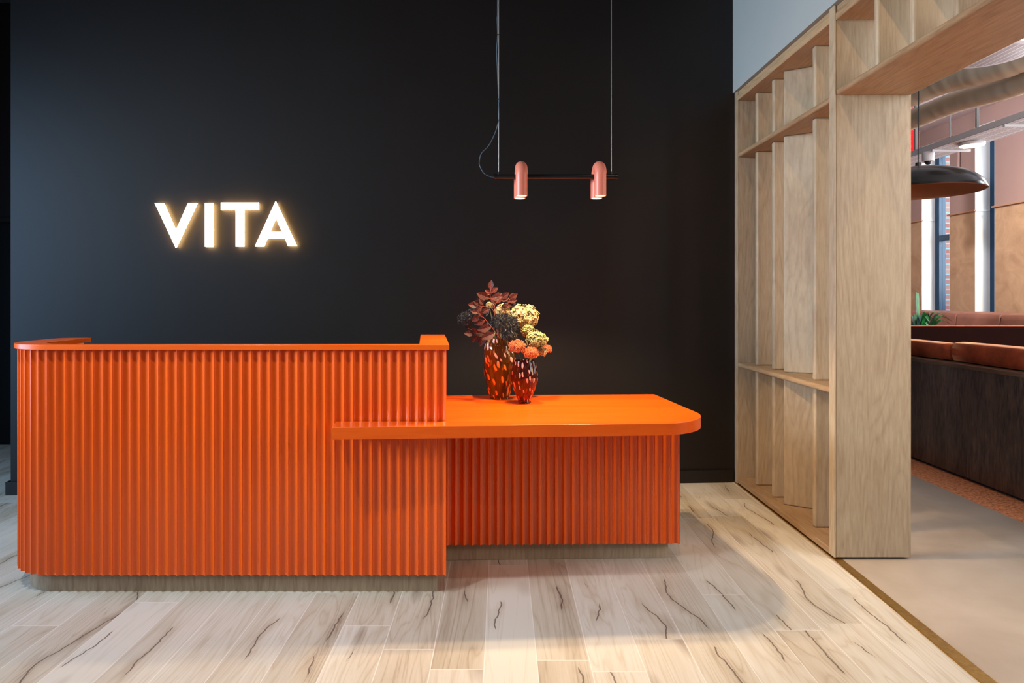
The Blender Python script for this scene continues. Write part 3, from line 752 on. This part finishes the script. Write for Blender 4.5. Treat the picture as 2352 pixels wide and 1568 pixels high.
# ------------------------------------------------------------------ lounge furniture
TB = thing('banquette', (3.6, 5.0, 0), 'dark walnut banquette with rust velvet backrest cushions beside the terracotta border', 'seating')
m = MB(); m.box(3.530, 4.2, 2.6, 6.4, .02, .845); m.build('base', WALNUT, TB, bevel=.003)
m = MB(); m.box(3.56, 4.2, 2.6, 6.4, 0, .02); m.build('kick_strip', NAVY, TB)
m = MB(); m.box(3.515, 3.80, 2.6, 6.42, .845, .875); m.build('ledge', wood('walnut_ledge', srgb(84,60,46), srgb(130,98,76), axis='y', rough=.35), TB, bevel=.003)
def cushion(x0, x1, y0, y1, z0, z1, name, mat, parent, puff=.03, lean=0):
    bm = bmesh.new(); bmesh.ops.create_cube(bm, size=1); bmesh.ops.subdivide_edges(bm, edges=bm.edges, cuts=7, use_grid_fill=True)
    mb = MB(); c = Vector(((x0+x1)/2, (y0+y1)/2, (z0+z1)/2)); s = Vector((x1-x0, y1-y0, z1-z0))
    bm.verts.ensure_lookup_table()
    for v in bm.verts:
        p = v.co*2; q = Vector((p.x*math.sqrt(1-.42*(p.y*p.y*.12+p.z*p.z*.5)), p.y*math.sqrt(1-min(.1, .03/s.y)*(p.x*p.x+p.z*p.z)), p.z*math.sqrt(1-.42*(p.x*p.x*.5+p.y*p.y*.12))))
        v.co = Vector((c.x+q.x*s.x/2+lean*(q.z+1)/2, c.y+q.y*s.y/2, c.z+q.z*s.z/2))
    mb.add([v.co for v in bm.verts], [[v.index for v in f.verts] for f in bm.faces]); bm.free()
    return mb.build(name, mat, parent, angle=80)
for y0, y1 in ((2.6, 3.90), (3.91, 5.23), (5.24, 6.3)):
    cushion(3.60, 3.80, y0, y1, .876, 1.035 if y0 < 5 else 1.015, 'back_cushion', VELVET, TB)
for y0, y1 in ((2.6, 4.4), (4.41, 6.3)):
    cushion(3.80, 4.45, y0, y1, .42, .60, 'seat_cushion', VELVET, TB)
TB2 = thing('banquette', (5.2, 7.0, 0), 'high-backed dark velvet booth running across the lounge behind the walnut banquette', 'seating')
m = MB(); m.box(3.9, 6.2, 6.90, 7.06, .02, 1.082); m.build('backrest', VELVETD, TB2, bevel=.02, seg=4)
m = MB(); m.box(3.9, 6.2, 6.90, 7.06, 1.083, 1.093); tag(m.build('lit_top_edge', VELVET, TB2, bevel=.004), 'rust strip that colours in the light on the top edge')  # light along the backrest top, put in as a rust-coloured strip
m = MB(); m.box(3.9, 6.2, 7.06, 7.6, .02, .45); m.build('seat', VELVETD, TB2, bevel=.02, seg=3)
TS = thing('sofa', (6.6, 9.0, 0), 'tan leather sofa along the window wall', 'sofa')
m = MB(); m.box(6.3, 6.98, 6.9, 11.5, 0, .42); m.build('base', WALNUT, TS, bevel=.01)
for y0, y1 in ((6.9,7.7),(7.71,8.53),(8.54,9.35),(9.36,10.2),(10.21,11.1)):
    cushion(6.50, 6.92, y0, y1, .60, 1.20, 'back_cushion', LEATHER, TS)
    cushion(6.22, 6.75, y0, y1, .42, .62, 'seat_cushion', LEATHER, TS)

# plant behind the booth
LG = plain('green_leaf', srgb(24,110,44), .3, var=.45, scale=14); LG2 = plain('silvery_green_leaf', srgb(70,110,98), .3, var=.4, scale=20)
TPl = thing('potted_plant', (5.02, 7.7, 0), 'leafy green plant poking up behind the dark velvet booth', 'plant')
m = MB(); m.lathe([(0,0),(.14,0),(.19,.80),(.17,.80),(.16,.74),(0,.74)], (5.02,7.85,0), 32); m.build('planter', SEATB, TPl)
for mat, n, seed in ((LG, 34, 1), (LG2, 16, 2)):
    mb = MB(); random.seed(seed*11)
    for i in range(n):
        a = random.uniform(0, 2*PI); reach = random.uniform(.12, .42); top = random.uniform(.95, 1.24)
        if i == 0: a, reach, top = 1.9, .04, 1.48
        u = Vector((math.cos(a), math.sin(a)*.7, 0)); pts = []
        for k in range(9):
            t = k/8; pts.append(Vector((5.02, 7.85, .74))+u*reach*t+Vector((0, 0, (top-.74)*math.sin(min(1, t*1.25)*PI*.55)*(1 if t < .6 else 1-(t-.6)*.5))))
        w = random.uniform(.018, .034); side = Vector((-u.y, u.x, .25)).normalized(); vs = []
        for k, p in enumerate(pts):
            t = k/8; ww = w*math.sin(PI*min(1, t*.92+.08))**.7; vs += [p+side*ww, p-Vector((0,0,ww*.35)), p-side*ww]
        mb.add(vs, [f for k in range(8) for f in ((k*3, k*3+1, k*3+4, k*3+3), (k*3+1, k*3+2, k*3+5, k*3+4))])
    mb.build('leaves', mat, TPl, angle=60, recalc=False)
random.seed(5)

# dome pendant
DC = Vector((3.13, 4.90, 0)); sD = F/4.90; RD = 130/sD; hR = EYE+(PY-441)/sD
TDm = thing('dome_lamp', (DC.x, DC.y, hR), 'large black dome pendant lamp with copper inside, hanging over the walnut banquette', 'lamp')
prof = [(RD, 0), (RD*.985, .022), (RD*.93, .062), (RD*.82, .105), (RD*.66, .140), (RD*.45, .165), (RD*.22, .178), (.03, .182)]
P = smooth_prof(prof); m = MB(); DOMEM = plain('gloss_black_dome', (.004,.004,.004), .22, spec=.35); m.lathe(P+[(r_, z-.003) for r_, z in P[::-1]][:-1]+[(RD-.004, 0)], (DC.x, DC.y, hR), 64, close=False); m.build('shade', DOMEM, TDm, angle=60)
COPPER = plain('copper_inside', srgb(96,52,30), .45, metal=.2)
m = MB(); m.lathe([(r_-.006, z-.004) for r_, z in P], (DC.x, DC.y, hR), 64); m.build('inner_shade', COPPER, TDm, angle=60)
m = MB(); m.tube([(DC.x, DC.y, hR+.175), (DC.x, DC.y, hR+.22)], .02, 14); m.build('cap', BLKM, TDm)
m = MB(); m.tube([(DC.x, DC.y, hR+.22), (DC.x+.006, DC.y, H)], .004, 8); m.build('cord', BLKM, TDm)
m = MB(); m.ball((DC.x, DC.y, hR+.10), .035, seg=16, rings=10); m.build('bulb', LAMPG, TDm)
l = bpy.data.lights.new('dome_light', 'POINT'); l.energy = 3; l.color = (1,.70,.42); l.shadow_soft_size = .035
o = bpy.data.objects.new('dome_light', l); COL.objects.link(o); o.location = (DC.x, DC.y, hR+.04)

# ducts under the ceiling
def duct(a, b, r, wob, label):
    m = MB(); n = 60; pts = []; rs = []
    for i in range(n+1):
        t = i/n; p = a.lerp(b, t); pts.append(p+Vector((0, 0, wob*math.sin(t*9+r*40)))); rs.append(r*(1-.05*(1 if i % 10 == 0 else 0))*(1+.02*math.sin(i*1.3)))
    m.tube(pts, rs, 28); o = m.build('air_duct', DUCT, origin=a, angle=80); return tag(o, label, 'duct', None)
def PD(x, y, h): d = (h-EYE)*F/(PY-y); return at(x, y, d)
duct(PD(2050,287,3.077), PD(2420,161,3.077), .093, .012, 'lower pale wrapped air duct, next to the hanging cable tray')
duct(PD(2040,232,3.203), PD(2440,96,3.203), .113, .015, 'upper pale wrapped air duct, partly covered by the perforated disc')
# perforated disc
def perf(name, col, sx, sy, r0, holes=(.10,.09,.10)):
    m = N(name); x, y, z = m.xyz(m.obj())
    fx = m.math('SUBTRACT', m.math('FRACT', m.math('MULTIPLY', x, sx)), .5); fy = m.math('SUBTRACT', m.math('FRACT', m.math('MULTIPLY', y, sy)), .5)
    d = m.math('ADD', m.math('MULTIPLY', fx, fx), m.math('MULTIPLY', fy, fy))
    rad = m.math('SQRT', m.math('ADD', m.math('MULTIPLY', x, x), m.math('MULTIPLY', y, y)))
    band = m.math('GREATER_THAN', m.math('FRACT', m.math('MULTIPLY', x, sx/5.0)), .2)
    k = m.math('MULTIPLY', m.math('MULTIPLY', m.math('LESS_THAN', d, .15), m.math('LESS_THAN', rad, r0)), band)
    m.set('Base Color', m.mix(k, col, holes)); m.set('Roughness', .5); return m.mat
dc = (3.374, 4.52, 3.057); RR = .258
m = MB(); m.lathe([(0, .03), (RR-.02, .03), (RR, .022), (RR, .006), (RR-.01, 0), (0, 0)], dc, 72)
o = tag(m.build('ceiling_diffuser', perf('perforated_white_metal', srgb(206,206,220), 105, 105, RR-.036), origin=dc, angle=40), 'round white perforated disc hanging in front of the air ducts', 'ceiling panel')
dr = MB(); dr.tube([(dc[0], dc[1], dc[2]+.02), (dc[0], dc[1], H)], .008, 8); o['_o'] = dc; dr.build('suspension_rod', STRUTM, o)
m = MB()
m.box(4.9, 6.9, 5.5, 7.1, 4.09, 4.139); o = struct(m.build('trim_4', plain('dark_ceiling_sheet', (.012,.02,.03), .6)))  # flat dark sheet just below the lounge ceiling
# cable tray
TT = thing('cable_tray', (4.78, 7.0, 2.97), 'long perforated white cable tray hung from the lounge ceiling', 'cable tray')
TRAY = perf('perforated_tray_metal', srgb(196,192,196), 40, 26, 99, (.25,.24,.25))
y0, y1 = 5.0, 8.0
m = MB(); m.box(4.60, 4.96, y0, y1, 2.970, 2.974); m.build('tray_base', TRAY, TT, smooth=False)
for xx in (4.598, 4.958): m = MB(); m.box(xx, xx+.004, y0, y1, 2.974, 3.03); m.build('side_rail', METALW, TT)
for yy, x0, wdt in ((7.35, 4.66, .030), (6.40, 4.66, .026), (5.72, 4.64, .030)):
    m = MB(); m.box(x0, x0+wdt, yy, yy+.02, 2.974, H); m.build('hanger', STRUTM, TT, bevel=.002)
for yy in (5.95, 6.95):
    m = MB(); m.tube([(4.78, yy, 2.974), (4.78, yy, H)], .006, 8); m.build('threaded_rod', STRUTM, TT)
    m = MB(); m.box(4.59, 5.00, yy, yy+.03, 2.945, 2.969); m.build('bracket', METALW, TT, bevel=.002)
TL = thing('ceiling_light', (4.86, 6.75, 2.95), 'round glowing downlight fixed under the cable tray', 'lamp')
m = MB(); m.lathe([(0, 0), (.115, 0), (.115, .03), (0, .03)], (4.80, 6.66, 2.938), 40); m.build('body', METALW, TL)
m = MB(); m.lathe([(0, 0), (.105, 0), (.105, .004), (0, .004)], (4.80, 6.66, 2.933), 40); m.build('diffuser', emit('downlight_glow', (1,.80,.50), 5), TL)
TCm = thing('security_camera', (4.83, 7.4, 2.95), 'small white dome security camera under the cable tray', 'camera')
q = PD(2132, 372, 2.86)
m = MB(); m.lathe([(0,.10),(.06,.10),(.06,.02),(.055,.0),(0,0)], (q.x, q.y, 2.868), 28); m.build('housing', METALW, TCm)
m = MB(); m.ball((q.x, q.y, 2.868), .038, seg=18, rings=12); m.build('lens_dome', plain('smoked_dome', (.01,.015,.03), .1), TCm)
RED = plain('red_ribbed_shade', srgb(190,14,20), .35, var=.1)
q = PD(2096, 340, 3.35)
m = MB(); prof = []
for k in range(60): prof.append((.075+.004*math.sin(k*PI/1.5), -.20+.42*k/59))
m.lathe([(0,-.20)]+prof+[(0,.22)], (q.x, q.y, q.z), 28)
m.tube([(q.x, q.y, q.z+.22), (q.x, q.y, H)], .006, 8)
tag(m.build('hanging_lamp', RED, origin=(q.x, q.y, q.z), angle=60), 'red ribbed cylinder lamp hanging beyond the oak post', 'lamp')
m = MB(); c0 = Vector((XW-.05, 0, 0))
m.tube(catmull([Vector((XW-.05, 12.0, 3.90)), Vector((XW-.05, 10.35, 3.90)), Vector((XW-.05, 10.02, 3.885)), Vector((XW-.05, 9.93, 3.78)), Vector((XW-.05, 9.93, 3.2))]), .018, 10)
tag(m.build('conduit_pipe', MAUVE, origin=(XW-.05, 9.93, 3.2)), 'bent mauve conduit pipe on the lounge wall between the windows', 'pipe')
for o in bpy.data.objects:
    if '_o' in o: del o['_o']
